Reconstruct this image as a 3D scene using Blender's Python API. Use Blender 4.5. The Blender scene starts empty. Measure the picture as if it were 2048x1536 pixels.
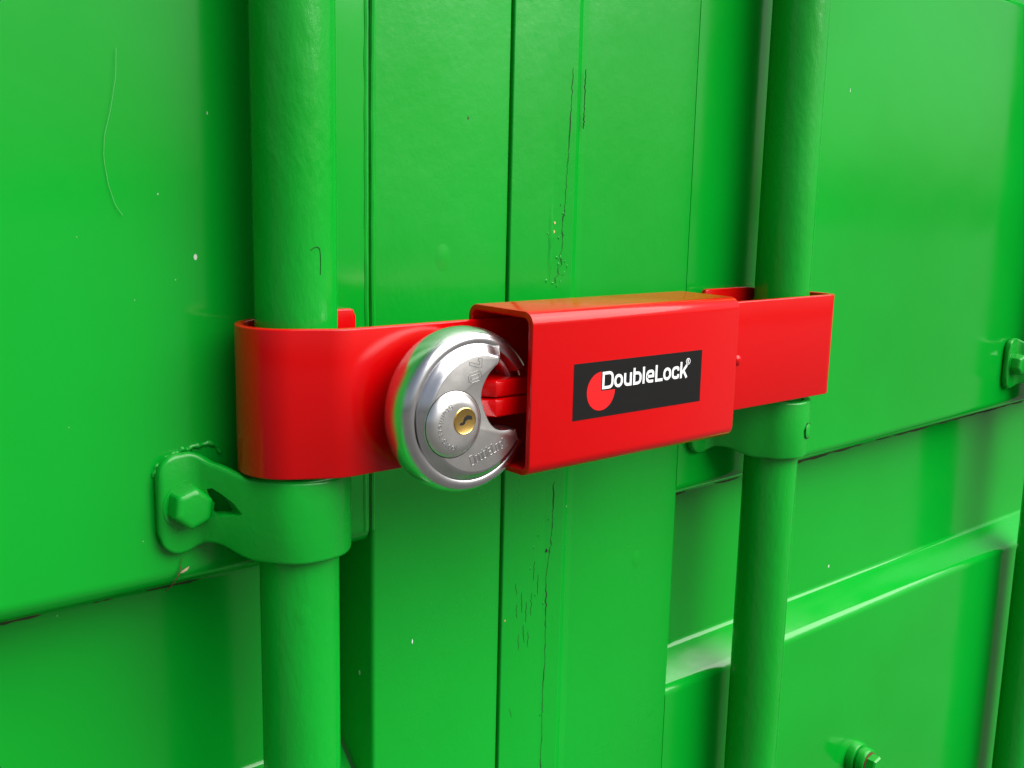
import bpy, bmesh, math, random
from math import sin, cos, pi, sqrt, atan2, radians
from mathutils import Vector, Matrix, noise

S = bpy.context.scene
COL = S.collection
random.seed(7)

# ------------------------------------------------------------------ camera
CAM_F = 2111.83
CAM_LOC = Vector((-0.28613, -0.32416, 0.04824))
CAM_YAW, CAM_PITCH, CAM_ROLL = 0.70436, 0.17917, 0.02312
F_ = Vector((sin(CAM_YAW) * cos(CAM_PITCH), cos(CAM_YAW) * cos(CAM_PITCH), -sin(CAM_PITCH)))
R0 = Vector((cos(CAM_YAW), -sin(CAM_YAW), 0)); U0 = R0.cross(F_)
R_ = cos(CAM_ROLL) * R0 + sin(CAM_ROLL) * U0
U_ = cos(CAM_ROLL) * U0 - sin(CAM_ROLL) * R0
cam_d = bpy.data.cameras.new('camera')
cam_d.sensor_fit = 'HORIZONTAL'; cam_d.sensor_width = 36.0
cam_d.lens = 36.0 * CAM_F / 2048.0
cam_d.clip_start = 0.01; cam_d.clip_end = 500.0
cam = bpy.data.objects.new('camera', cam_d); COL.objects.link(cam)
M = Matrix((R_, U_, -F_)).transposed().to_4x4(); M.translation = CAM_LOC
cam.matrix_world = M
S.camera = cam

# ------------------------------------------------------------------ light
SUN_DIR = Vector((0.38, -0.56, 0.76)).normalized()      # towards the sun
SUN_EL = math.asin(SUN_DIR.z); SUN_AZ = atan2(SUN_DIR.x, SUN_DIR.y)
world = bpy.data.worlds.new('World'); S.world = world; world.use_nodes = True
wn = world.node_tree; wn.nodes.clear()
sky = wn.nodes.new('ShaderNodeTexSky'); sky.sky_type = 'NISHITA'; sky.sun_disc = False
sky.sun_elevation = SUN_EL; sky.sun_rotation = SUN_AZ
sky.air_density = 1.0; sky.dust_density = 4.0; sky.ozone_density = 1.0
hsv = wn.nodes.new('ShaderNodeHueSaturation'); hsv.inputs['Saturation'].default_value = 0.55
bg = wn.nodes.new('ShaderNodeBackground'); bg.inputs['Strength'].default_value = 0.065
wo = wn.nodes.new('ShaderNodeOutputWorld')
wn.links.new(sky.outputs[0], hsv.inputs['Color']); wn.links.new(hsv.outputs[0], bg.inputs[0]); wn.links.new(bg.outputs[0], wo.inputs[0])
sun_d = bpy.data.lights.new('sun', 'SUN'); sun_d.energy = 3.7; sun_d.angle = radians(72); sun_d.color = (1, .97, .93)
sun = bpy.data.objects.new('sun', sun_d); COL.objects.link(sun)
sun.rotation_euler = SUN_DIR.to_track_quat('Z', 'Y').to_euler()
S.view_settings.view_transform = 'Standard'; S.view_settings.look = 'None'
S.view_settings.gamma = 1; S.view_settings.use_curve_mapping = False
S.view_settings.exposure = 0.74

# ------------------------------------------------------------------ materials
def new_mat(name, col, rough=.3, metal=0., ior=1.45, coat=0.):
    m = bpy.data.materials.new(name); m.use_nodes = True
    b = m.node_tree.nodes['Principled BSDF']
    b.inputs['Base Color'].default_value = (*col, 1); b.inputs['Roughness'].default_value = rough
    b.inputs['Metallic'].default_value = metal; b.inputs['IOR'].default_value = ior
    if coat: b.inputs['Coat Weight'].default_value = coat
    return m, m.node_tree, b

def node(nt, t, **kw):
    n = nt.nodes.new(t)
    for k, v in kw.items():
        if k in n.inputs: n.inputs[k].default_value = v
        else: setattr(n, k, v)
    return n

def bump_chain(nt, b, layers, blister=0.):
    """layers: (scale, detail, distance, strength, stretch)"""
    geo = node(nt, 'ShaderNodeNewGeometry'); prev = None
    for sc, det, dist, st, stretch, *rot in layers:
        mp = node(nt, 'ShaderNodeMapping'); mp.inputs['Scale'].default_value = stretch
        if rot: mp.inputs['Rotation'].default_value = (0, radians(rot[0]), 0)
        nt.links.new(geo.outputs['Position'], mp.inputs[0])
        nz = node(nt, 'ShaderNodeTexNoise', Scale=sc, Detail=det, Roughness=.55)
        nt.links.new(mp.outputs[0], nz.inputs['Vector'])
        bp = node(nt, 'ShaderNodeBump', Strength=st, Distance=dist)
        nt.links.new(nz.outputs['Fac'], bp.inputs['Height'])
        if prev: nt.links.new(prev.outputs[0], bp.inputs['Normal'])
        prev = bp
    if blister:                            # a few paint blisters and drips
        vo = node(nt, 'ShaderNodeTexVoronoi', Scale=blister)
        mp = node(nt, 'ShaderNodeMapping'); mp.inputs['Scale'].default_value = (1, 1, .7); nt.links.new(geo.outputs['Position'], mp.inputs[0])
        nt.links.new(mp.outputs[0], vo.inputs['Vector'])
        sc_ = node(nt, 'ShaderNodeSeparateColor'); nt.links.new(vo.outputs['Color'], sc_.inputs[0])
        sel = node(nt, 'ShaderNodeMath', operation='LESS_THAN'); sel.inputs[1].default_value = .10; nt.links.new(sc_.outputs[0], sel.inputs[0])
        rad = node(nt, 'ShaderNodeMath', operation='MULTIPLY_ADD'); rad.inputs[1].default_value = .22; rad.inputs[2].default_value = .05; nt.links.new(sc_.outputs[1], rad.inputs[0])
        dv = node(nt, 'ShaderNodeMath', operation='DIVIDE'); nt.links.new(vo.outputs['Distance'], dv.inputs[0]); nt.links.new(rad.outputs[0], dv.inputs[1])
        sb = node(nt, 'ShaderNodeMath', operation='SUBTRACT', use_clamp=True); sb.inputs[0].default_value = 1.; nt.links.new(dv.outputs[0], sb.inputs[1])
        mu = node(nt, 'ShaderNodeMath', operation='MULTIPLY'); nt.links.new(sb.outputs[0], mu.inputs[0]); nt.links.new(sel.outputs[0], mu.inputs[1])
        bp = node(nt, 'ShaderNodeBump', Strength=.6, Distance=.0008)
        nt.links.new(mu.outputs[0], bp.inputs['Height']); nt.links.new(prev.outputs[0], bp.inputs['Normal']); prev = bp
    nt.links.new(prev.outputs[0], b.inputs['Normal'])
    return geo

def green_paint(name, bumps, rough=(.16, .30), specks=True, blister=0.):
    m, nt, b = new_mat(name, (.010, .42, .030), .2, ior=1.45)
    geo = bump_chain(nt, b, bumps, blister)
    n1 = node(nt, 'ShaderNodeTexNoise', Scale=14., Detail=5., Roughness=.6)
    nt.links.new(geo.outputs['Position'], n1.inputs['Vector'])
    mr = node(nt, 'ShaderNodeMapRange'); mr.inputs[1].default_value = .3; mr.inputs[2].default_value = .7
    mr.inputs[3].default_value = rough[0]; mr.inputs[4].default_value = rough[1]
    nt.links.new(n1.outputs['Fac'], mr.inputs[0]); nt.links.new(mr.outputs[0], b.inputs['Roughness'])
    # faint tone drift of the old brushed coat
    n2 = node(nt, 'ShaderNodeTexNoise', Scale=5., Detail=3.)
    nt.links.new(geo.outputs['Position'], n2.inputs['Vector'])
    cr = node(nt, 'ShaderNodeValToRGB')
    cr.color_ramp.elements[0].position = .35; cr.color_ramp.elements[0].color = (.0010, .280, .015, 1)
    cr.color_ramp.elements[1].position = .65; cr.color_ramp.elements[1].color = (.0016, .325, .021, 1)
    nt.links.new(n2.outputs['Fac'], cr.inputs[0])
    out = cr.outputs[0]
    if specks:
        for sc, thr, colr, vs in ((95., .045, (.55, .62, .5), 3.), (120., .04, (.02, .06, .012), 17.)):
            mp = node(nt, 'ShaderNodeMapping'); mp.inputs['Location'].default_value = (vs, vs * 2, vs * .7); mp.inputs['Scale'].default_value = (1, 1, .6)
            nt.links.new(geo.outputs['Position'], mp.inputs[0])
            vo = node(nt, 'ShaderNodeTexVoronoi', Scale=sc)
            nt.links.new(mp.outputs[0], vo.inputs['Vector'])
            # only a few of the cells carry a fleck
            wnz = node(nt, 'ShaderNodeSeparateColor'); nt.links.new(vo.outputs['Color'], wnz.inputs[0])
            sel = node(nt, 'ShaderNodeMath', operation='LESS_THAN'); sel.inputs[1].default_value = .022
            nt.links.new(wnz.outputs[0], sel.inputs[0])
            th = node(nt, 'ShaderNodeMath', operation='MULTIPLY'); th.inputs[1].default_value = thr * 3
            nt.links.new(wnz.outputs[1], th.inputs[0])
            lt = node(nt, 'ShaderNodeMath', operation='LESS_THAN')
            nt.links.new(vo.outputs['Distance'], lt.inputs[0]); nt.links.new(th.outputs[0], lt.inputs[1])
            mu = node(nt, 'ShaderNodeMath', operation='MULTIPLY'); nt.links.new(sel.outputs[0], mu.inputs[0]); nt.links.new(lt.outputs[0], mu.inputs[1])
            mx = node(nt, 'ShaderNodeMix', data_type='RGBA')
            nt.links.new(mu.outputs[0], mx.inputs[0]); nt.links.new(out, mx.inputs[6]); mx.inputs[7].default_value = (*colr, 1)
            out = mx.outputs[2]
    nt.links.new(out, b.inputs['Base Color'])
    return m

M_PANEL = green_paint('green_panel_paint', [(6., 2., .0035, .35, (1, 1, 1)), (60., 2., .0002, .25, (1, 1, 1)), (900., 2., .00003, .2, (1, 1, 1))], (.09, .19))
M_FRAME = green_paint('green_frame_paint', [(25., 3., .0012, .30, (1, 1, .4)), (140., 5., .0004, .45, (1, 1, .7)), (420., 3., .00010, .3, (1, 1, 1)), (900., 2., .00003, .3, (1, 1, 1))], blister=55.)
M_BAR = green_paint('green_bar_paint', [(45., 3., .0008, .35, (1, 1, .5)), (120., 5., .0008, .5, (1.9, 1.4, .75), 48), (900., 2., .00003, .3, (1, 1, 1))], (.15, .28), False, 50.)
M_BRACKET = green_paint('green_bracket_paint', [(70., 3., .0010, .4, (1, 1, 1)), (500., 3., .0001, .5, (1, 1, 1))], (.2, .34), False)

def red_paint(name, col):
    m, nt, b = new_mat(name, col, .15, ior=1.38)
    bump_chain(nt, b, [(30., 2., .0003, .3, (1, 1, 1)), (1400., 2., .00003, .35, (1, 1, 1))])
    return m
M_RED = red_paint('red_powder_coat', (.52, .0008, .0018))
M_LUG = red_paint('red_lug_coat', (.52, .0008, .0018))
M_BLACK, _, _ = new_mat('black_sticker', (.008, .008, .008), .38, ior=1.3)
M_WHITE, _, _ = new_mat('white_print', (.82, .83, .84), .4)
M_SRED, _, _ = new_mat('red_print', (.70, .006, .008), .4)
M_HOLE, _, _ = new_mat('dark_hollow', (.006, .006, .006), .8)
M_CRACK, _, _ = new_mat('crack_dirt', (.006, .022, .006), .9)
M_FLECK, _, _ = new_mat('pale_fleck', (.34, .58, .36), .6)
M_TAN, _, _ = new_mat('chipped_primer', (.62, .42, .16), .7)
M_HAIR, _, _ = new_mat('pale_fibre', (.12, .50, .16), .6)
M_TWIG, _, _ = new_mat('dry_twig', (.10, .045, .02), .8)
M_SEED, _, _ = new_mat('seed_husk', (.45, .33, .22), .7)
M_RUST, _, _ = new_mat('rust', (.10, .030, .010), .85)

M_GASKET, _, _ = new_mat('rubber_gasket', (.012, .014, .012), .7)

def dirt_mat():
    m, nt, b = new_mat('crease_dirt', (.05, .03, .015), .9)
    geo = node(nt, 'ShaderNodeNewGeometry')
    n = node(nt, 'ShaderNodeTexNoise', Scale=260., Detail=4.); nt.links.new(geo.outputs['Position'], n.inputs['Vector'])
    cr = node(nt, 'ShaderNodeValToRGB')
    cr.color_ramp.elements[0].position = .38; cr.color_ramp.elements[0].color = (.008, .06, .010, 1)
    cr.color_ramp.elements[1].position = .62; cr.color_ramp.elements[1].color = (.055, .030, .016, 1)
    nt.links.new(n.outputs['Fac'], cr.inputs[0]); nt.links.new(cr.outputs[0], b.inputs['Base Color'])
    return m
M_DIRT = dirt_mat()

def steel(name, rough, aniso_scale, col=(.66, .66, .67)):
    m, nt, b = new_mat(name, col, rough, 1.0)
    geo = node(nt, 'ShaderNodeNewGeometry')
    n = node(nt, 'ShaderNodeTexNoise', Scale=180., Detail=4.); nt.links.new(geo.outputs['Position'], n.inputs['Vector'])
    mr = node(nt, 'ShaderNodeMapRange'); mr.inputs[3].default_value = rough * .75; mr.inputs[4].default_value = rough * 1.3
    nt.links.new(n.outputs['Fac'], mr.inputs[0]); nt.links.new(mr.outputs[0], b.inputs['Roughness'])
    bump_chain(nt, b, [(1800., 2., .00002, .25, (1, 1, 1)), (90., 2., .00003, .1, (1, 1, 1))])
    return m
M_STEEL = steel('polished_steel', .23, 1, (.66, .66, .675))
M_FACE = steel('satin_steel', .30, 1, (.78, .775, .76))
M_MARK = steel('stamped_steel', .30, 1, (.46, .46, .46))
M_CHROME = steel('shackle_steel', .10, 1)
M_BRASS, _nt, _b = new_mat('brass', (.76, .50, .15), .25, 1.0)

def ground_mat():
    m, nt, b = new_mat('asphalt_ground', (.3, .29, .27), .9)
    geo = node(nt, 'ShaderNodeNewGeometry')
    n = node(nt, 'ShaderNodeTexNoise', Scale=3., Detail=8.); nt.links.new(geo.outputs['Position'], n.inputs['Vector'])
    cr = node(nt, 'ShaderNodeValToRGB')
    cr.color_ramp.elements[0].position = .3; cr.color_ramp.elements[0].color = (.055, .053, .050, 1)
    cr.color_ramp.elements[1].position = .7; cr.color_ramp.elements[1].color = (.095, .092, .088, 1)
    nt.links.new(n.outputs['Fac'], cr.inputs[0]); nt.links.new(cr.outputs[0], b.inputs['Base Color'])
    return m
M_GROUND = ground_mat()

# ------------------------------------------------------------------ helpers
def thing(name, label, cat, loc=(0, 0, 0), group=None):
    o = bpy.data.objects.new(name, None); COL.objects.link(o); o.empty_display_size = .02
    o.location = loc; o['label'] = label; o['category'] = cat
    if group: o['group'] = group
    return o

def mobj(name, verts, faces, mat, parent=None, smooth=True, angle=35):
    me = bpy.data.meshes.new(name)
    me.from_pydata([tuple(v) for v in verts], [], [tuple(f) for f in faces]); me.validate()
    bm = bmesh.new(); bm.from_mesh(me); bmesh.ops.recalc_face_normals(bm, faces=bm.faces[:]); bm.to_mesh(me); bm.free()
    me.materials.append(mat)
    if smooth:
        for p in me.polygons: p.use_smooth = True
        me.set_sharp_from_angle(angle=radians(angle))
    o = bpy.data.objects.new(name, me); COL.objects.link(o)
    if parent:
        top = parent
        off = Vector((0, 0, 0))
        while top:
            off += Vector(top.location); top = top.parent
        o.parent = parent
        if off.length > 0:
            me.transform(Matrix.Translation(-off))
    return o

class MB:
    def __init__(s): s.v = []; s.f = []
    def add(s, v, f):
        n = len(s.v); s.v += [tuple(p) for p in v]; s.f += [tuple(i + n for i in q) for q in f]; return s
    def loft(s, rings, closed_ring=True, caps=(True, True), loop=False):
        n = len(rings[0]); v = [p for r in rings for p in r]; f = []
        m = len(rings)
        for i in range(m if loop else m - 1):
            a = i * n; b = ((i + 1) % m) * n
            for j in range(n if closed_ring else n - 1):
                k = (j + 1) % n
                f.append((a + j, a + k, b + k, b + j))
        if not loop and closed_ring:
            if caps[0]: f.append(tuple(range(n))[::-1])
            if caps[1]: f.append(tuple((m - 1) * n + j for j in range(n)))
        return s.add(v, f)
    def build(s, name, mat, parent=None, smooth=True, angle=35): return mobj(name, s.v, s.f, mat, parent, smooth, angle)

def fillet(pts, rad, seg=6, closed=False):
    """round the corners of a 2-D polyline; rad a number or a list per point"""
    n = len(pts); out = []
    for i in range(n):
        r = rad[i] if isinstance(rad, (list, tuple)) else rad
        p = Vector(pts[i])
        if (not closed and i in (0, n - 1)) or r <= 0: out.append(tuple(p)); continue
        a = Vector(pts[i - 1]); b = Vector(pts[(i + 1) % n])
        u = (a - p); w = (b - p); lu, lw = u.length, w.length; u.normalize(); w.normalize()
        ang = u.angle(w)
        if ang > pi - .02: out.append(tuple(p)); continue
        d = min(r / math.tan(ang / 2), lu * .49, lw * .49); rr = d * math.tan(ang / 2)
        c = p + (u + w).normalized() * (rr / sin(ang / 2))
        s0 = p + u * d - c; s1 = p + w * d - c
        a0 = atan2(s0.y, s0.x); a1 = atan2(s1.y, s1.x); da = (a1 - a0 + pi) % (2 * pi) - pi
        for k in range(seg + 1):
            t = a0 + da * k / seg; out.append((c.x + rr * cos(t), c.y + rr * sin(t)))
    return out

def resample(pts, step):
    out = [Vector(pts[0])]
    for a, b in zip(pts[:-1], pts[1:]):
        a = Vector(a); b = Vector(b); L = (b - a).length
        if L < 1e-7: continue
        k = max(1, int(L / step))
        for i in range(1, k + 1): out.append(a.lerp(b, i / k))
    return out

def rrect(u0, u1, v0, v1, r, seg=4):
    return fillet([(u0, v0), (u1, v0), (u1, v1), (u0, v1)], r, seg, True)

def sheet(path, t, ztop, zbot, er=.0008, endr=.003, round_start=True, round_end=True, step=.0015):
    """bent plate: a plan-view centre line (x, y), thickness t, top/bottom heights as functions of the arc length"""
    P = resample(path, step); n = len(P)
    Ls = [0.]
    for a, b in zip(P[:-1], P[1:]): Ls.append(Ls[-1] + (b - a).length)
    T = Ls[-1]; rings = []
    idx = []
    for i in range(n):
        s = Ls[i]; idx.append((P[i], s))
    for i, (p, s) in enumerate(idx):
        a = P[max(0, i - 1)]; b = P[min(n - 1, i + 1)]
        d = (b - a).normalized(); nn = Vector((-d.y, d.x))
        zt, zb = ztop(s, T), zbot(s, T)
        e = 0.
        if round_start and s < endr: e = max(e, endr - sqrt(max(0, endr ** 2 - (endr - s) ** 2)))
        if round_end and T - s < endr: e = max(e, endr - sqrt(max(0, endr ** 2 - (endr - (T - s)) ** 2)))
        zt -= e; zb += e
        tt = t
        if (i == 0 or i == n - 1): tt = t * .72
        ring = [(p.x + nn.x * u, p.y + nn.y * u, z) for u, z in rrect(-tt / 2, tt / 2, zb, zt, er, 3)]
        rings.append(ring)
    return MB().loft(rings)

def lathe(prof, c, seg=64, a0=0., a1=2 * pi, axis='y'):
    """prof: (r, y) pairs round an axis along y through c=(x, z)"""
    full = abs(a1 - a0 - 2 * pi) < 1e-6
    n = seg if full else seg + 1
    rings = []
    for i in range(n):
        a = a0 + (a1 - a0) * i / seg
        rings.append([(c[0] + r * cos(a), y, c[1] + r * sin(a)) for r, y in prof])
    return rings, full

def lathe_mb(prof, c, seg=64, cap=False):
    rings = []
    for r, y in prof:
        rings.append([(c[0] + r * cos(2 * pi * i / seg), y, c[1] + r * sin(2 * pi * i / seg)) for i in range(seg)])
    return MB().loft(rings, caps=(cap, True))

def tube(pts, rad, seg=10, jitter=0., fs=200.):
    """round bead along a 3-D polyline; rad number or list"""
    P = [Vector(p) for p in pts]; rings = []
    for i, p in enumerate(P):
        d = (P[min(i + 1, len(P) - 1)] - P[max(i - 1, 0)]).normalized()
        up = Vector((0, 1, 0)) if abs(d.y) < .9 else Vector((1, 0, 0))
        a = d.cross(up).normalized(); b = d.cross(a).normalized()
        r = rad[i] if isinstance(rad, (list, tuple)) else rad
        ring = []
        for k in range(seg):
            t = 2 * pi * k / seg; q = p + (a * cos(t) + b * sin(t)) * r
            if jitter: q = q + (a * cos(t) + b * sin(t)) * r * jitter * noise.noise(q * fs)
            ring.append(tuple(q))
        rings.append(ring)
    return MB().loft(rings)

def cyl_bar(c, r, z0, z1, seg=64):
    rings = []
    N = 120
    for i in range(N + 1):
        z = z0 + (z1 - z0) * i / N
        rings.append([(c[0] + r * cos(2 * pi * k / seg), c[1] + r * sin(2 * pi * k / seg), z) for k in range(seg)])
    return MB().loft(rings)

def tangent_from(p, c, r, side):
    """tangent point on circle (c, r) seen from p; side +1/-1"""
    p = Vector(p); c = Vector(c); d = c - p; L = d.length
    a = math.acos(r / L); base = atan2(-d.y, -d.x)
    t = base + side * a
    return Vector((c.x + r * cos(t), c.y + r * sin(t))), t

# ---- lettering: centre-line strokes in units of the cap height
XH = .77
def glyph(ch, w, t):
    h = t / 2; x = XH
    G = {
     'D': [([(h, h), (h, 1 - h), (w - h, 1 - h), (w - h, h)], [0, 0, .26, .26], True)],
     'o': [([(h, h), (h, x - h), (w - h, x - h), (w - h, h)], .26, True)],
     'u': [([(h, x), (h, h), (w - h, h)], [0, .22, 0], False), ([(w - h, 0), (w - h, x)], 0, False)],
     'b': [([(h, 0), (h, 1)], 0, False), ([(h, h), (h, x - h), (w - h, x - h), (w - h, h)], [0, 0, .24, .24], True)],
     'l': [([(h, 0), (h, 1)], 0, False)],
     'e': [([(h, x * .5), (w - h, x * .5), (w - h, x - h), (h, x - h), (h, h), (w - h * .8, h)], [0, 0, .22, .22, .22, 0], False)],
     'L': [([(h, 1), (h, h), (w, h)], 0, False)],
     'c': [([(w - h, x * .64), (w - h, x - h), (h, x - h), (h, h), (w - h, h), (w - h, x * .36)], .22, False)],
     'k': [([(h, 0), (h, 1)], 0, False), ([(h + .05, .30), (w - h * .9, x)], 0, False), ([(w * .45, .44), (w - h * .9, 0)], 0, False)],
     'S': [([(w - h, .74), (w - h, 1 - h), (h, 1 - h), (h, .5), (w - h, .5), (w - h, h), (h, h), (h, .26)], .2, False)],
     't': [([(w * .4, .96), (w * .4, h), (w, h)], [0, .18, 0], False), ([(0, x - h), (w, x - h)], 0, False)],
     'a': [([(h, x - h), (w - h, x - h), (w - h, 0)], [0, .2, 0], False), ([(w - h, x * .55), (h, x * .55), (h, h), (w - h, h)], [0, .14, .14, 0], False)],
     'i': [([(h, 0), (h, x)], 0, False), ([(h, .86), (h, 1)], 0, False)],
     'n': [([(h, 0), (h, x)], 0, False), ([(h, x - h), (w - h, x - h), (w - h, 0)], [0, .2, 0], False)],
     's': [([(w - h, x * .74), (w - h, x - h), (h, x - h), (h, x / 2), (w - h, x / 2), (w - h, h), (h, h), (h, x * .26)], .14, False)],
     'R': [([(h, 0), (h, 1 - h), (w - h, 1 - h), (w - h, .5), (h, .5)], [0, 0, .2, .2, 0], False), ([(w * .5, .5), (w - h * .6, 0)], 0, False)],
     '7': [([(0, 1 - h), (w - h, 1 - h), (w * .35, 0)], 0, False)],
    }
    return G[ch]

def stroke(mb, pts, closed, t, mp, y, hgt):
    """ribbon with mitred joins raised by hgt in front of depth y; mp maps (u, v) -> (x, z)"""
    P = [Vector(p) for p in pts]; n = len(P); L = []; R = []
    if not closed:                       # finer sampling keeps bent text smooth
        pass
    for i in range(n):
        a = P[i - 1] if (closed or i > 0) else None
        b = P[(i + 1) % n] if (closed or i < n - 1) else None
        d1 = (P[i] - a).normalized() if a is not None else None
        d2 = (b - P[i]).normalized() if b is not None else None
        if d1 is None: d1 = d2
        if d2 is None: d2 = d1
        m = Vector((-(d1.y + d2.y), d1.x + d2.x))
        if m.length < 1e-6: m = Vector((-d1.y, d1.x))
        m.normalize(); k = max(.35, m.dot(Vector((-d1.y, d1.x))))
        L.append(P[i] + m * (t / 2 / k)); R.append(P[i] - m * (t / 2 / k))
    rings = []
    for l, r in zip(L, R):
        (lx, lz), (rx, rz) = mp(l.x, l.y), mp(r.x, r.y)
        rings.append([(lx, y, lz), (lx, y - hgt, lz), (rx, y - hgt, rz), (rx, y, rz)])
    mb.loft(rings, loop=closed)

def text(mb, spec, t, mp, y, hgt):
    """spec: (char, u0, width)"""
    k = 0
    for ch, u0, w in spec:
        for pts, r, cl in glyph(ch, w, t):
            q = fillet(pts, r, 5, cl)
            stroke(mb, q, cl, t, lambda u, v, u0=u0: mp(u0 + u, v), y, hgt * (1 + .06 * (k % 3))); k += 1

def poly_prism(mb, pts, y0, y1):
    n = len(pts)
    mb.add([(x, y0, z) for x, z in pts] + [(x, y1, z) for x, z in pts],
           [tuple(range(n)), tuple(range(2 * n - 1, n - 1, -1))] + [(i, (i + 1) % n, n + (i + 1) % n, n + i) for i in range(n)])

# ------------------------------------------------------------------ ground
GZ = -1.15
g = mobj('ground', [(-40, -40, GZ), (40, -40, GZ), (40, 40, GZ), (-40, 40, GZ)], [(0, 1, 2, 3)], M_GROUND, None, False)
g['kind'] = 'structure'

# ------------------------------------------------------------------ container doors
ZT, ZR = .205, -.246
def panel_profile(yf, yr, zb, zr1, zr2):
    """one door sheet seen from the side, bottom to top: (z, y)"""
    pts = []; rad = []
    for k in range(-2, 3):
        o = .465 * k
        pts += [(o - .260 , yf), (o + zr2, yr), (o + zr1, yr), (o + zb, yf)]
        rad += [.0075, .0045, .004, .009]
    return pts, rad

def panel_mesh(x0, x1, yf, yr, tilt, nx, zb=-.117, dz1=-.0105, zr2=ZR):
    mb = MB(); rings = []
    for i in range(nx + 1):
        x = x0 + (x1 - x0) * i / nx
        z_b = zb + tilt(x)
        pts, rad = panel_profile(yf, yr, z_b, z_b + dz1, zr2)
        pts = [(-1.08, yf)] + pts[0:] + [(1.15, yf)]; rad = [0] + rad + [0]
        prof = fillet(pts, rad, 8)
        rings.append([(x, y, z) for z, y in prof])
    rings = [[(x, y + .004, z) for x, y, z in rings[0]]] + rings + [[(x, y + .004, z) for x, y, z in rings[-1]]]
    return mb.loft(rings, closed_ring=False)

def frame_mesh(prof, z0=-1.08, z1=1.15, nz=2):
    """vertical member: closed plan outline (x, y)"""
    rings = [[(x, y, z0 + (z1 - z0) * i / nz) for x, y in prof] for i in range(nz + 1)]
    return MB().loft(rings)

YL = .090; YLR = .1215
container = thing('shipping_container', 'green painted steel shipping container closed by two doors with vertical locking bars', 'shipping container', (.06, .12, GZ))
def child(name, parent):
    o = bpy.data.objects.new(name, None); COL.objects.link(o); o.empty_display_size = .02; o.parent = parent; return o
left_door = child('door', container)
panel_mesh(-.85, -.0222, YL, YLR, lambda x: 0., 12, -.117, -.0125, -.2325).build('panel', M_PANEL, left_door)
prof = fillet([(-.0205, .128), (-.0205, YL - .0002), (.0591, .0886), (.0591, .128)], [0, .0022, .0008, 0], 5)
frame_mesh(prof).build('frame', M_FRAME, left_door)
gk = MB(); gk.loft([[(x, y, z) for x, y in ((.050, .112), (.070, .112), (.070, .126), (.050, .126))] for z in (-1.07, 1.14)])
gk.build('gasket', M_GASKET, left_door, False)
bead = [(-.0237 + .0016 * noise.noise(Vector((3.1, 0, z * 16))) + .0006 * noise.noise(Vector((9.1, 0, z * 55))), YL + .0007, z)
        for z in [-.113 + i * .003 for i in range(108)]]
tube(bead, [.0013 + .0003 * noise.noise(Vector((0, 5, p[2] * 60))) for p in bead], 8).build('weld_bead', M_FRAME, left_door)

bead = [(-.0199 - .0008 * max(-.3, noise.noise(Vector((13.1, 0, z * 20)))) + .0004 * noise.noise(Vector((19.1, 0, z * 75))), YL + .0006, z)
        for z in [-.113 + i * .003 for i in range(108)]]
tube(bead, [.0013 + .0004 * noise.noise(Vector((4, 5, p[2] * 60))) for p in bead], 8).build('weld_bead', M_FRAME, left_door)

YR = .0855; YRR = .111
right_door = child('door', container)
panel_mesh(.1955, .92, YR, YRR, lambda x: -.0085 + .0155 * (x - .2), 14, -.122).build('panel', M_PANEL, right_door)
prof = fillet([(.0600, .128), (.0600, .0872), (.0885, .0866), (.1018, .0856), (.1060, .0874), (.1105, .0878), (.1960, .0858), (.1960, .128)],
              [0, .0008, .02, .0022, .002, .006, .0006, 0], 6)
frame_mesh(prof).build('frame', M_FRAME, right_door)

# dirt settled along the creases under the raised fields
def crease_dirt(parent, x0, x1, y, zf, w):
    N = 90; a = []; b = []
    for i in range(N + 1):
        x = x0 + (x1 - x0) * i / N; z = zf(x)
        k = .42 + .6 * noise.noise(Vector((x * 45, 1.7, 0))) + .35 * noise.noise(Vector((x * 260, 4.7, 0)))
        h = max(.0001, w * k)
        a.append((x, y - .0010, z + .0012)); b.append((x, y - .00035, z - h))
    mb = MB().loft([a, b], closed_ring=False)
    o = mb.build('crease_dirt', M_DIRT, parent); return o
crease_dirt(left_door, -.30, -.09, YLR, lambda x: -.1300, .0022)
crease_dirt(right_door, .20, .80, YRR, lambda x: -.1330 - .0085 + .0155 * (x - .2), .0030)

# cracked paint along the seam strip
def crack(mb, pts, w, y=.0858):
    n = len(pts); L = []; R = []
    for i, (x, z) in enumerate(pts):
        f = sin(pi * (i + .35) / (n - 1 + .7)); ww = w * (.25 + .75 * f)
        j = .00028 * noise.noise(Vector((x * 900, z * 900, 1)))
        yy = strip_y(x) - .00012
        L.append((x + j - ww / 2, yy, z)); R.append((x + j + ww / 2, yy, z))
    rings = [[l, (l[0], l[1] + .0004, l[2]), (r[0], r[1] + .0004, r[2]), r] for l, r in zip(L, R)]
    mb.loft(rings)
def strip_y(x):
    if x < .0885: return .0872 + (x - .06) / .0285 * (-.0006)
    if x < .1018: return .0866 - (x - .0885) / .0133 * .0010
    return .0857
cr = MB()
def zig(x0, z0, x1, z1, n, amp, seed):
    return [(x0 + (x1 - x0) * i / n + amp * noise.noise(Vector((seed, i * .9, 0))), z0 + (z1 - z0) * i / n) for i in range(n + 1)]
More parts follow.
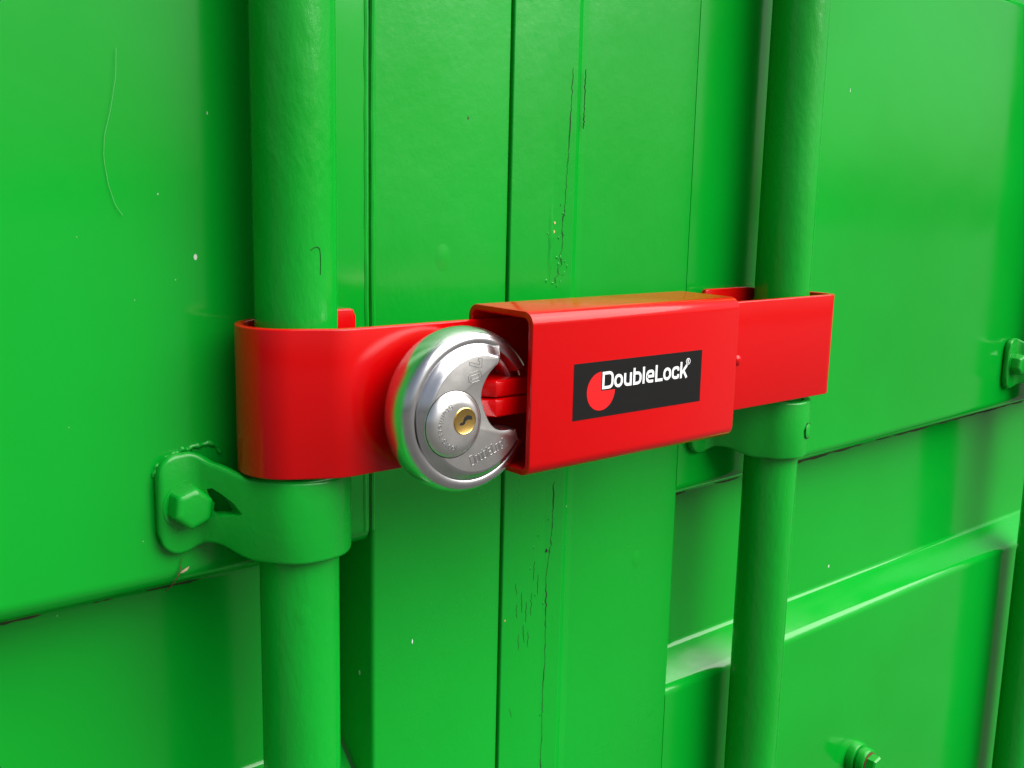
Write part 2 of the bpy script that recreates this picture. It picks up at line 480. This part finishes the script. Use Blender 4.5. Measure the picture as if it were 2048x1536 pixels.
CR = [(.0985, .112, .0982, .094, .00035), (.0980, .092, .0973, .070, .0007), (.0972, .068, .0968, .062, .0004), (.0963, .056, .0962, .045, .0003),
      (.0958, .0405, .0946, .0335, .0008), (.0945, .029, .0950, .0255, .0008), (.0950, .024, .0948, .019, .0003), (.0935, .0165, .0952, .0115, .0008),
      (.0925, .0100, .0930, .0060, .0005), (.0905, .0045, .0915, .002, .0005), (.1075, .112, .1073, .096, .0004), (.1073, .090, .1072, .082, .0006),
      (.0945, -.107, .0940, -.124, .0008), (.0942, -.129, .0940, -.134, .0005), (.0932, -.140, .0938, -.143, .0006), (.0925, -.1445, .0926, -.148, .0007),
      (.0920, -.152, .0905, -.161, .0003), (.0908, -.164, .0914, -.184, .0008), (.0912, -.186, .0913, -.191, .0006), (.0915, -.200, .0915, -.204, .0005),
      (.0918, -.212, .0905, -.229, .0006), (.0908, -.232, .0908, -.244, .0004), (.0910, -.255, .0908, -.262, .0004), (.0905, -.270, .0913, -.280, .0007),
      (.0905, -.286, .0910, -.297, .0005), (.0902, -.300, .0896, -.318, .0010), (.0896, -.318, .0908, -.320, .0008), (.0908, -.328, .0890, -.345, .0012),
      (.0885, -.345, .0905, -.356, .0006), (.0700, -.172, .0702, -.180, .0004), (.0735, -.166, .0740, -.178, .0005), (.0770, -.172, .0768, -.184, .0005),
      (.0805, -.168, .0802, -.181, .0004), (.0750, -.185, .0760, -.196, .0005), (.0790, -.190, .0785, -.199, .0004), (.0720, -.190, .0725, -.199, .0003),
      (.0822, -.150, .0818, -.161, .0004), (.0850, -.158, .0848, -.170, .0004), (.0690, -.160, .0700, -.167, .0003), (.0665, -.232, .0685, -.238, .0003)]
for i, (x0, z0, x1, z1, w) in enumerate(CR):
    crack(cr, zig(x0, z0, x1, z1, 9, .0009, i * 3.7), w * (.95 if i < 29 else .6))
for i in range(len(CR) - 1):             # hairlines joining the main cracks
    if i in (9, 11) or i >= 28: continue
    a_, b_ = CR[i], CR[i + 1]
    crack(cr, zig(a_[2], a_[3], b_[0], b_[1], 7, .0005, i * 5.1 + 2), .00020)
cr.build('cracked_paint', M_CRACK, right_door, False)['kind'] = 'stuff'
fl = MB()                                  # lifted flakes beside the cracks
for i in range(34):
    z = random.choice([random.uniform(.0, .045), random.uniform(.0, .015), random.uniform(-.2, -.10), random.uniform(-.36, -.2)])
    x = .0935 + random.gauss(0, .0035) - max(0, -z) * .011
    if z < -.14 and random.random() < .5: x = random.uniform(.065, .088)
    s = random.uniform(.0003, .0008); y = strip_y(x)
    a = random.uniform(0, 6.28)
    ring = [(x + s * (.6 + .5 * random.random()) * cos(a + k), y - .00005, z + 1.5 * s * (.6 + .5 * random.random()) * sin(a + k)) for k in (0, 1.1, 2.3, 3.4, 4.6, 5.5)]
    top = [(x + (p[0] - x) * .55, y - random.uniform(.0001, .0005), z + (p[2] - z) * .55) for p in ring]
    fl.loft([ring, top])
fl.build('flaking_paint', M_FRAME, right_door, True, 70)['kind'] = 'stuff'

def chip(parent, x, y, z, s, mat, name='paint_chip', asp=1.):
    mb = MB(); n = 9
    ring = [(x + s * (.7 + .5 * noise.noise(Vector((x * 999, k * 1.7, z * 999)))) * cos(2 * pi * k / n), y, z + asp * s * (.7 + .5 * noise.noise(Vector((z * 777, k * 1.3, x * 555)))) * sin(2 * pi * k / n)) for k in range(n)]
    mb.loft([ring, [(p[0], y - .00015, p[2]) for p in ring]])
    return mb.build(name, mat, parent, False)
for z, s in ((.0334, .0011), (.0287, .0010)):
    c_ = chip(right_door, .0892, strip_y(.0892) + .00002, z, s, M_TAN)
    h_ = chip(right_door, .0885, strip_y(.0885) - .0002, z - .0002, s * .55, M_HOLE, 'bare_metal')
chip(right_door, .0878, strip_y(.0878), .0310, .0005, M_TAN, asp=.4)
chip(right_door, .0905, strip_y(.0905), -.3462, .0006, M_TAN)
chip(right_door, .0622, strip_y(.0622), -.1795, .0007, M_TAN)
chip(right_door, .0905, strip_y(.0905), -.1455, .0011, M_HOLE, 'bare_metal', 1.4)
for x, z, s, asp in ((-.120, .0445, .0009, 1.6), (-.0985, .077, .0007, 4.), (-.1585, -.045, .0007, 1.), (-.131, .003, .0005, 1.5), (-.1140, .0105, .0007, 1.3), (-.152, .028, .0006, 1.), (-.1315, -.0965, .0006, 1.5)):
    chip(left_door, x, YL + .00005, z, s * .36, M_FLECK, asp=asp)
chip(left_door, .0030, .0894, -.1760, .0004, M_WHITE, asp=4.)
for x, z, s, asp in ((.268, .116, .0008, 3.), (.300, .120, .0009, 4.)):
    chip(right_door, x + .05, YR, z, s * .6, M_FLECK, asp=asp)

rd = MB(); rr = []
for i in range(25):
    t = i / 24; z = .0475 - .046 * t; w_ = .0026 * sin(pi * t) ** .7 * (.8 + .4 * noise.noise(Vector((t * 6, 1, 2)))) + .0001; cx_ = .0872 + .0006 * noise.noise(Vector((t * 4, 5, 2)))
    y_ = strip_y(.087)
    rr.append([(cx_ - w_, y_ + .0001, z), (cx_ - w_ * .3, y_ - .0005 * sin(pi * t), z), (cx_ + w_ * .5, y_ - .0006 * sin(pi * t), z), (cx_ + w_ * .8, y_ + .0001, z)])
rd.loft(rr, closed_ring=False); rd.build('paint_flake', M_FRAME, right_door, True, 60)

# flanged bolt low on the right door
def hexa(c, r, y0, y1, ch, mb):
    ring = lambda rr, y, a0=.2: [(c[0] + rr * cos(a0 + pi / 3 * k), y, c[1] + rr * sin(a0 + pi / 3 * k)) for k in range(6)]
    mb.loft([ring(r, y0), ring(r, y1 + ch), ring(r * .86, y1)])
BC = (.4260, -.3850)
bt = lathe_mb([(.0125, YR), (.0125, YR - .0050), (.0117, YR - .0064), (.0092, YR - .0068), (.0090, YR - .0082), (.0108, YR - .0085), (.0108, YR - .0130), (.0099, YR - .0144), (.0070, YR - .0147)], BC, 40).build('bolt', M_BRACKET, right_door)
hx = MB(); hexa(BC, .0080, YR - .0145, YR - .0225, .0014, hx); hx.build('bolt_end', M_BRACKET, right_door, True, 25)
lathe_mb([(.0088, YR - .0143), (.0087, YR - .0150), (.0080, YR - .0152)], BC, 32).build('rust_ring', M_RUST, right_door)

# ------------------------------------------------------------------ locking bars
C1, R1 = (-.0723, .0669), .0170
C2, R2 = (.2560, .0615), .0165
C3, R3 = (.6650, .0615), .0165
for c_, r_ in ((C1, R1), (C2, R2), (C3, R3)):
    cyl_bar(c_, r_, -1.02, 1.12).build('locking_bar', M_BAR, container)

# ------------------------------------------------------------------ bar brackets
def smooth(a, b, s):
    t = min(1, max(0, (s - a) / (b - a))); return t * t * (3 - 2 * t)

def bracket(c, r, yp, dz, ring=True, x_ext=0.):
    root = child('bar_bracket', container)
    t = .0048; Rm = r + .0006 + t / 2
    y0 = yp - .0004 - t / 2
    P = (c[0] - .0375, y0)
    tp, ta = tangent_from(P, c, Rm, 1)
    t2, tb = tangent_from(P, c, Rm, -1)
    if t2.y < tp.y: tp, ta = t2, tb
    a_end = 2 * pi + radians(20)
    ta = ta % (2 * pi)
    path = [(c[0] - .0540 - x_ext, y0), P] + [(c[0] + Rm * cos(ta + (a_end - ta) * i / 40), c[1] + Rm * sin(ta + (a_end - ta) * i / 40)) for i in range(41)]
    path = fillet(path, [0, .009] + [0] * 41, 10)
    sp = .0165 + x_ext             # arc length where the pad ends
    def zt(s, T): return dz + (-.0605 - .0045 * smooth(sp - .004, sp + .010, s) - .0045 * smooth(sp + .008, sp + .026, s))
    def zb(s, T): return dz + (-.1035 + .0040 * smooth(sp - .006, sp + .006, s) - .0055 * smooth(sp + .008, sp + .030, s) + .001 * smooth(T - .015, T, s))
    pm = sheet(path, t, zt, zb, .0017, .0095, True, False, .0012)
    pm.v = [tuple(Vector(p) + .0006 * noise.noise_vector(Vector(p) * 75.)) for p in pm.v]
    pl = pm.build('plate', M_BRACKET, root)
    bc = (c[0] - .0422 - x_ext * .5, -.0825 + dz); yb = y0 - t / 2
    h = MB()
    h.loft([[(bc[0] + .0105 * cos(2 * pi * k / 24), yy, bc[1] + .0105 * sin(2 * pi * k / 24)) for k in range(24)] for yy in (yb + .0008, yb - .0004)])
    hexring = lambda rr, y, a0=.35: [(bc[0] + rr * cos(a0 + pi / 3 * k), y, bc[1] + rr * sin(a0 + pi / 3 * k)) for k in range(6)]
    def hr(rr, y):                        # paint-clogged hexagon: rounded corners
        q = fillet([(rr * cos(.35 + pi / 3 * k), rr * sin(.35 + pi / 3 * k)) for k in range(6)], .0020, 4, True)
        return [(bc[0] + u, y, bc[1] + v) for u, v in q]
    h.loft([hr(.0094, yb + .0005), hr(.0091, yb - .0060), hr(.0087, yb - .0074), hr(.0078, yb - .0082), hr(.0060, yb - .0085)])
    h.v = [tuple(Vector(p) + .0004 * noise.noise_vector(Vector(p) * 160.)) for p in h.v]
    h.build('bolt', M_BRACKET, root, True, 50)
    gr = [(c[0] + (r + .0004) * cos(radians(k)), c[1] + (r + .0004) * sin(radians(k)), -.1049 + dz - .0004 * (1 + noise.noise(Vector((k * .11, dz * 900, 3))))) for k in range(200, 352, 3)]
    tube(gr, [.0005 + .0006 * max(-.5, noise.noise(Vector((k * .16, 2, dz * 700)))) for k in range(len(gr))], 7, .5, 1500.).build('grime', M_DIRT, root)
    if not ring: return root, pl, yb
    # plug weld rivet on the saddle front
    ra = radians(288); rc = (c[0] + (Rm + t / 2) * cos(ra), c[1] + (Rm + t / 2) * sin(ra)); rz = -.0885 + dz
    n2 = Vector((cos(ra), sin(ra), 0)); tx = Vector((-sin(ra), cos(ra), 0)); up = Vector((0, 0, 1)); ctr = Vector((rc[0], rc[1], rz))
    rr_ = [(.0046, -.0008), (.0046, .00035), (.0040, .00075), (.0020, .0009)]
    rings = [[tuple(ctr + n2 * hgt + (tx * cos(2 * pi * k / 24) + up * sin(2 * pi * k / 24)) * q) for k in range(24)] for q, hgt in rr_]
    MB().loft(rings).build('rivet', M_BRACKET, root)
    rp = [tuple(ctr + n2 * .0001 + (tx * cos(2 * pi * k / 30) + up * sin(2 * pi * k / 30)) * .0049) for k in range(3, 28)]
    tube(rp, [.0003 + .0002 * sin(k * 1.3) for k in range(25)], 6).build('rivet_groove', M_CRACK, root)
    return root, pl, yb

b1, pl1, yb1 = bracket(C1, R1, YL, 0., False)
b2, pl2, yb2 = bracket(C2, R2, YR, -.0028)
b3, pl3, yb3 = bracket(C3, R3, YR, -.004)

# keyhole-shaped slot beside the bolt of the near bracket, cut right through
cut = MB()
slot = [(-.1078, -.0758), (-.1064, -.0752), (-.1040, -.0772), (-.1008, -.0808), (-.0988, -.0848), (-.0994, -.0858), (-.1015, -.0862), (-.1046, -.0872), (-.1062, -.0845), (-.1058, -.0815), (-.1072, -.0785)]
poly_prism(cut, slot, .060, .0895)
cutter = cut.build('cutter', M_BRACKET, None, False)
pl1_m = pl1.modifiers.new('cut', 'BOOLEAN'); pl1_m.object = cutter; pl1_m.solver = 'EXACT'
dg = bpy.context.evaluated_depsgraph_get(); dg.update()
me_new = bpy.data.meshes.new_from_object(pl1.evaluated_get(dg)); pl1.modifiers.clear()
pl1.data = me_new
me_new.set_sharp_from_angle(angle=radians(35))
bpy.data.objects.remove(cutter)

# rough weld crust along the top of the near bracket's pad
cr_pts = [(-.1262, -.0700), (-.1245, -.0655), (-.1205, -.0628), (-.1160, -.0610), (-.1110, -.0600), (-.1060, -.0592), (-.1015, -.0590), (-.0985, -.0605), (-.0970, -.0635)]
crp = resample(cr_pts, .0005)
mbw = tube([(p.x + .0004 * noise.noise(Vector((p.x * 700, 3, 0))), YL + .0001, p.y + .0012 * noise.noise(Vector((p.x * 400, 0, 0)))) for p in crp], [.0011 + .0005 * noise.noise(Vector((p.x * 450, 7, p.y * 450))) for p in crp], 12, .3, 500.)
mbw.build('weld_bead', M_BRACKET, b1, True, 60)

# ------------------------------------------------------------------ the red container lock
lock = thing('container_lock', 'red steel container lock with a black sticker clamped across both bars', 'container lock', (.07, .03, -.04))
BW, BH, BD, WT = .1360, .0705, .0436, .0031
def box_ring(x, o, r):
    return [(x, y, z) for y, z in rrect(o, BD - o, -BH + o, -o, r, 8)]
e = .0007
rings = [box_ring(e, 0, .0058), box_ring(BW - e, 0, .0058), box_ring(BW - e * .3, e * .3, .0055), box_ring(BW, e, .0052), box_ring(BW, WT - e * .6, .0034), box_ring(BW - e, WT, .0030),
         box_ring(e, WT, .0030), box_ring(0, WT - e * .6, .0034), box_ring(0, e, .0052), box_ring(e * .3, e * .3, .0055)]
# subdivide the long walls so the normals stay clean
housing = MB().loft(rings, loop=True).build('housing', M_RED, lock, True, 40)

AT = .0034; AY = .0370 + AT / 2
# near hook: from inside the housing, to the bar, round its left side, back behind it
H1 = (-.0755, .0664); Rm = .0225 - AT / 2
B = (-.0675, AY)
tp, ta = tangent_from(B, H1, Rm, 1); t2, tb = tangent_from(B, H1, Rm, -1)
if t2.x < tp.x: tp, ta = t2, tb
ta = ta % (2 * pi)                      # on the front-left of the bar
arc = [(H1[0] + Rm * cos(ta + (pi / 2 - ta) * i / 40), H1[1] + Rm * sin(ta + (pi / 2 - ta) * i / 40)) for i in range(41)]
path = [(.058, AY), B] + arc + [(-.0318, H1[1] + Rm)]
path = fillet(path, [0, .020] + [0] * 41 + [0], 10)
sheet(path, AT, lambda s, T: -.0067 + .0018 * smooth(T - .05, T - .03, s), lambda s, T: -.0680, .0008, .003, False, True).build('hook_arm', M_RED, lock)
# far hook
xo = .2806 - AT / 2; yb_ = C2[1] + R2 + .0006 + AT / 2
path = fillet([(.0620, AY), (xo, AY), (xo, yb_), (.2040, yb_)], [0, .0062, .0062, 0], 10)
far = sheet(path, AT, lambda s, T: -.0078 + .0024 * smooth(T - .06, T - .04, s), lambda s, T: -.0674 - .0016 * smooth(.055, .07, s), .0008, .003, False, True).build('hook_arm', M_RED, lock)
# small stop rivet on the far arm next to the housing
rc = (.1846, -.0405)
lathe_mb([(.0030, .0372), (.0028, .0364), (.0021, .0357), (.0010, .0354)], rc, 28).build('rivet', M_RED, far)

# the two stacked lugs the shackle runs through
def lug(z0, z1):
    y0, y1 = .0110, .0368
    outl = fillet([(.045, y0), (-.0098, y0), (-.0165, y0 + .0072), (-.0165, y1), (.045, y1)], [0, .0012, .0016, 0, 0], 4)
    mb = MB(); e = .0010; rings = []
    c = Vector((.014, .024))
    for z, o in ((z0, e), (z0 + e * .3, e * .3), (z0 + e, 0), (z1 - e, 0), (z1 - e * .3, e * .3), (z1, e)):
        rings.append([(x + (o if x < .02 else 0), y + (o if y < .02 else 0), z) for x, y in outl])
    mb.loft(rings); return mb.build('hasp_lug', M_LUG, lock, True, 50)
lug(-.0366, -.0293); lug(-.0450, -.0371)

# sticker with the white lettering and the red cut disc
st = MB(); poly_prism(st, [(.0241, -.0237), (.1087, -.0239), (.1089, -.0490), (.0241, -.0488)], .0002, -.00012)
sticker = st.build('sticker', M_BLACK, lock, False)
em = MB(); cx, cz, cr_ = .0409, -.0372, .0087
pts = [(cx + cr_ * cos(pi / 2 + 1.5 * pi * i / 60), cz + .0001 + cr_ * sin(pi / 2 + 1.5 * pi * i / 60)) for i in range(61)]
poly_prism(em, pts + [(cx, cz + .0002)], -.00010, -.00020)
em.build('emblem', M_SRED, sticker, False)
CH = .0078; ZB = -.0364
tx_spec = [('D', 41.5, 7.0), ('o', 49.0, 5.5), ('u', 55.2, 5.1), ('b', 61.2, 5.5), ('l', 67.5, 1.6), ('e', 69.8, 5.4), ('L', 76.0, 5.1), ('o', 81.5, 5.4), ('c', 87.4, 5.2), ('k', 93.3, 5.3)]
tx = MB()
text(tx, [(c, u / 7.8, w / 7.8) for c, u, w in tx_spec], .168, lambda u, v: (u * CH, ZB + v * CH), -.00010, .00010)
tx.build('lettering', M_WHITE, sticker, False)
rg = MB(); rcx, rcz = .0988, -.0287
stroke(rg, [(rcx + .0014 * cos(2 * pi * k / 28), rcz + .0014 * sin(2 * pi * k / 28)) for k in range(28)], True, .00035, lambda u, v: (u, v), -.00010, .00010)
text(rg, [('R', 0, .62)], .2, lambda u, v: (rcx - .00055 + u * .0017, rcz - .0008 + v * .0017), -.00010, .00010)
rg.build('registered_mark', M_WHITE, sticker, False)

# ------------------------------------------------------------------ disc padlock
pad = thing('disc_padlock', 'round stainless steel disc padlock with brass keyway hung in the red lock', 'padlock', (-.021, .021, -.0417))
PC = (-.0209, -.0416)
def pz(u, v): return (PC[0] + u * .001, PC[1] + v * .001)
# ring-shaped shell, open on the right where the shackle crosses
shell = [(28.0, .0123), (29.0, .0118), (30.6, .0115), (32.2, .0121), (33.5, .0137), (34.45, .0163), (34.95, .0195), (35.0, .0212), (34.95, .0228),
         (34.5, .0256), (33.6, .0280), (32.2, .0295), (30.0, .0302), (27.0, .0306), (27.0, .0300), (27.0, .0160)]
rings = []
A0, A1, NS = radians(33), radians(360 - 30), 150
for i in range(NS + 1):
    a = A0 + (A1 - A0) * i / NS
    k = 1.
    rings.append([(PC[0] + r * .001 * cos(a), y, PC[1] + r * .001 * sin(a)) for r, y in shell])
MB().loft(rings).build('body', M_STEEL, pad, True, 40)
# crescent face: outline in mm about the disc centre
def crm(p, n=8):
    out = []
    for i in range(1, len(p) - 2):
        a, b, c, d = [Vector(q) for q in p[i - 1:i + 3]]
        for k in range(n):
            t = k / n
            out.append(.5 * ((2 * b) + (c - a) * t + (2 * a - 5 * b + 4 * c - d) * t * t + (3 * b - a - 3 * c + d) * t ** 3))
    return out
notch = [(22, -6.), (19.6, -8.9), (17.0, -8.6), (12.6, -8.5), (8.6, -7.2), (5.2, -4.0), (2.6, .8), (1.0, 5.2), (.7, 7.6), (1.5, 11.4), (4.2, 15.9), (7.4, 18.9), (9.8, 21.0), (9.9, 23.4), (7., 25.)]
def outline(R, off):
    a0 = radians(70); a1 = radians(360 - 33)
    arc = [Vector((R * cos(a0 + (a1 - a0) * i / 110), R * sin(a0 + (a1 - a0) * i / 110))) for i in range(111)]
    nc = crm(notch, 8)
    nn = []
    for i, p in enumerate(nc):
        d = (nc[min(i + 1, len(nc) - 1)] - nc[max(i - 1, 0)]).normalized(); nrm = Vector((d.y, -d.x))    # towards the opening (+x side)
        q = p + nrm * off
        s = R / 24.7 if p.length > 19.5 else 1.
        f = min(1, max(0, (p.length - 17.) / 5.))
        nn.append(q * (1 + (R / 24.7 - 1) * f))
    return arc + nn
lv = [(28.8, .9, .0300), (28.8, .9, .0119), (28.4, .75, .0113), (27.6, .6, .0106), (26.6, .42, .00965), (25.6, .25, .0087), (25.0, .1, .0082), (24.5, -.1, .00795), (24.0, -.45, .00785)]
fr = [[(PC[0] + p.x * .001, y, PC[1] + p.y * .001) for p in outline(R, o)] for R, o, y in lv]
face = MB().loft(fr).build('face_plate', M_FACE, pad, True, 32)
face.data.materials.append(M_STEEL)          # the rolled bevel is polished, the flat is satin
for p in face.data.polygons:
    if len(p.vertices) == 4 and p.center.y < .03: p.material_index = 1
YF = .00785
# boss with the keyway
BCc = pz(-13.6, -2.6)
boss = lathe_mb([(.0140, .0084), (.0137, .0077), (.0132, .0070), (.0126, .0063), (.0118, .00565), (.0109, .0052), (.0098, .00485), (.0086, .00475), (.006, .0047)], BCc, 72).build('keyway_boss', M_FACE, pad, True, 40)
lathe_mb([(.0138, .0080), (.0138, .00775), (.0140, .00775), (.0140, .0080)], BCc, 72).build('boss_shade_ring', M_HOLE, pad, False)  # thin dark ring drawn in as the shade line round the boss
KC = pz(-10.3, -1.1)
lathe_mb([(.0056, .0052), (.0056, .00455), (.0053, .0044), (.0050, .00455), (.0049, .0046)], KC, 48).build('brass_core', M_BRASS, boss, True, 50)
ks = MB()
slotp = [(-2.4, -1.5), (-2.4, -.6), (-.9, -.3), (-.2, 1.5), (1.2, 2.3), (2.2, 2.2), (3.6, 1.6), (3.6, .2), (1.6, .5), (.5, .1), (-.1, -1.2), (-1.2, -1.6)]
poly_prism(ks, [(KC[0] + a * .001, KC[1] + b * .001) for a, b in slotp], .00458, .00450)
ks.build('key_slot', M_HOLE, boss, False)
# stamped writing
mk = MB()
q0 = Vector(pz(-4.0, -21.6)); an = radians(17.5)
def mp_dl(u, v):
    s = .0046; d = Vector((cos(an), sin(an))); n = Vector((-sin(an), cos(an)))
    p = q0 + d * (u * s) + n * (v * s); return (p.x, p.y)
w = .0
spec = []
for ch, u, wd in tx_spec: spec.append((ch, (u - 41.5) / 57.1 * 4.35, wd / 57.1 * 4.35))
text(mk, spec, .085, mp_dl, YF + .00004, .00013)
mk.build('stamped_writing', M_MARK, face, True, 30)
mk = MB()
# 70: outlined figures, reading downwards
def outl(pts, c, rot, s, closed=True):
    r = Matrix.Rotation(rot, 2)
    q = [Vector(c) + r @ (Vector(p) * s) for p in pts]
    stroke(mk, [tuple(p) for p in q], closed, .00022, lambda u, v: (u, v), YF + .00004, .00012)
seven = [(-.30, .5), (.30, .5), (.30, .30), (.10, -.5), (-.10, -.5), (.10, .32), (-.13, .32), (-.13, .2), (-.30, .2)]
zero_o = [(-.18, .5), (.18, .5), (.32, .32), (.32, -.32), (.18, -.5), (-.18, -.5), (-.32, -.32), (-.32, .32)]
zero_i = [(-.06, .33), (.06, .33), (.12, .26), (.12, -.26), (.06, -.33), (-.06, -.33), (-.12, -.26), (-.12, .26)]
outl(seven, pz(-2.6, 21.4), radians(-92), .0064)
outl(zero_o, pz(-2.9, 15.8), radians(-78), .0066); outl(zero_i, pz(-2.9, 15.8), radians(-78), .0066)
mk.build('stamped_number', M_MARK, face, True, 30)
mk = MB()
def mp_arc(u, v):
    # u in cap heights along the arc, letters' feet outwards
    R0 = .0101; s = .0022; a = radians(113) + u * s / (R0 - .0010)
    r = R0 - v * s
    return (BCc[0] + .0004 + r * cos(a), BCc[1] + r * sin(a))
adv = {'S': .68, 't': .46, 'a': .60, 'i': .2, 'n': .6, 'l': .2, 'e': .62, 's': .55}
u = 0; spec = []
for ch in 'Stainless':
    spec.append((ch, u, adv[ch])); u += adv[ch] + .26
dot_u = u + .1; u += .5
for ch in 'Steel':
    spec.append((ch, u, adv[ch])); u += adv[ch] + .26
text(mk, spec, .13, mp_arc, .00492, .00026)
stroke(mk, [(dot_u, .38), (dot_u + .16, .38)], False, .17, mp_arc, .00492, .00028)
mk.build('stamped_writing', M_MARK, boss, True, 30)
# shackle: a bent round rod crossing the opening
ctr = []
for i in range(41):
    a = radians(64) + (radians(-9) - radians(64)) * i / 40
    ctr.append((PC[0] + .0292 * cos(a), .0212, PC[1] + .0292 * sin(a)))
tube(ctr, .0047, 24).build('shackle', M_CHROME, pad, True, 60)

# ------------------------------------------------------------------ small stray things
hp = [(-.1345, .0985), (-.1352, .088), (-.1375, .076), (-.1402, .066), (-.1408, .058), (-.1395, .048), (-.1372, .040), (-.1345, .0362)]
hs = resample([tuple(p) for p in fillet(hp, .02, 6)], .002)
h = tube([(p.x, YL - .0006 - .0004 * (1 + sin(p.y * 90)), p.y) for p in hs], .00008, 6).build('hair_strand', M_HAIR)
h['label'] = 'thin pale hair curving down the green panel left of the left bar'; h['category'] = 'hair'
tw = thing('dry_twig', 'dry brown twig with a pale seed husk hanging below the bolted bracket', 'twig', (-.117, YL, -.111))
tube([(-.1205, YL + .006, -.1225), (-.1195, YL + .001, -.1185), (-.1180, YL - .002, -.1140), (-.1165, YL - .0012, -.1105), (-.1155, YL - .0008, -.1070)], [.0002, .00025, .00025, .0002, .0001], 6).build('stem', M_TWIG, tw)
tube([(-.1172, YL - .002, -.1128), (-.1160, YL - .0024, -.1122), (-.1146, YL - .0026, -.1115), (-.1132, YL - .0024, -.1106)], [.0001, .0006, .0006, .0001], 8).build('seed_husk', M_SEED, tw)

br = []
for i in range(15):
    t = i / 14; a = radians(262 + 14 * t + (6 * sin(pi * t)))
    z = .0240 - (0 if t < .55 else (t - .55) * .022) + .0012 * sin(pi * min(1, t / .55))
    br.append((C1[0] + (R1 + .0001) * cos(a), C1[1] + (R1 + .0001) * sin(a), z))
h2 = tube(br, .00014, 6).build('brush_bristle', M_CRACK)
h2['label'] = 'short dark bristle stuck in the paint of the left bar above the red strap'; h2['category'] = 'bristle'
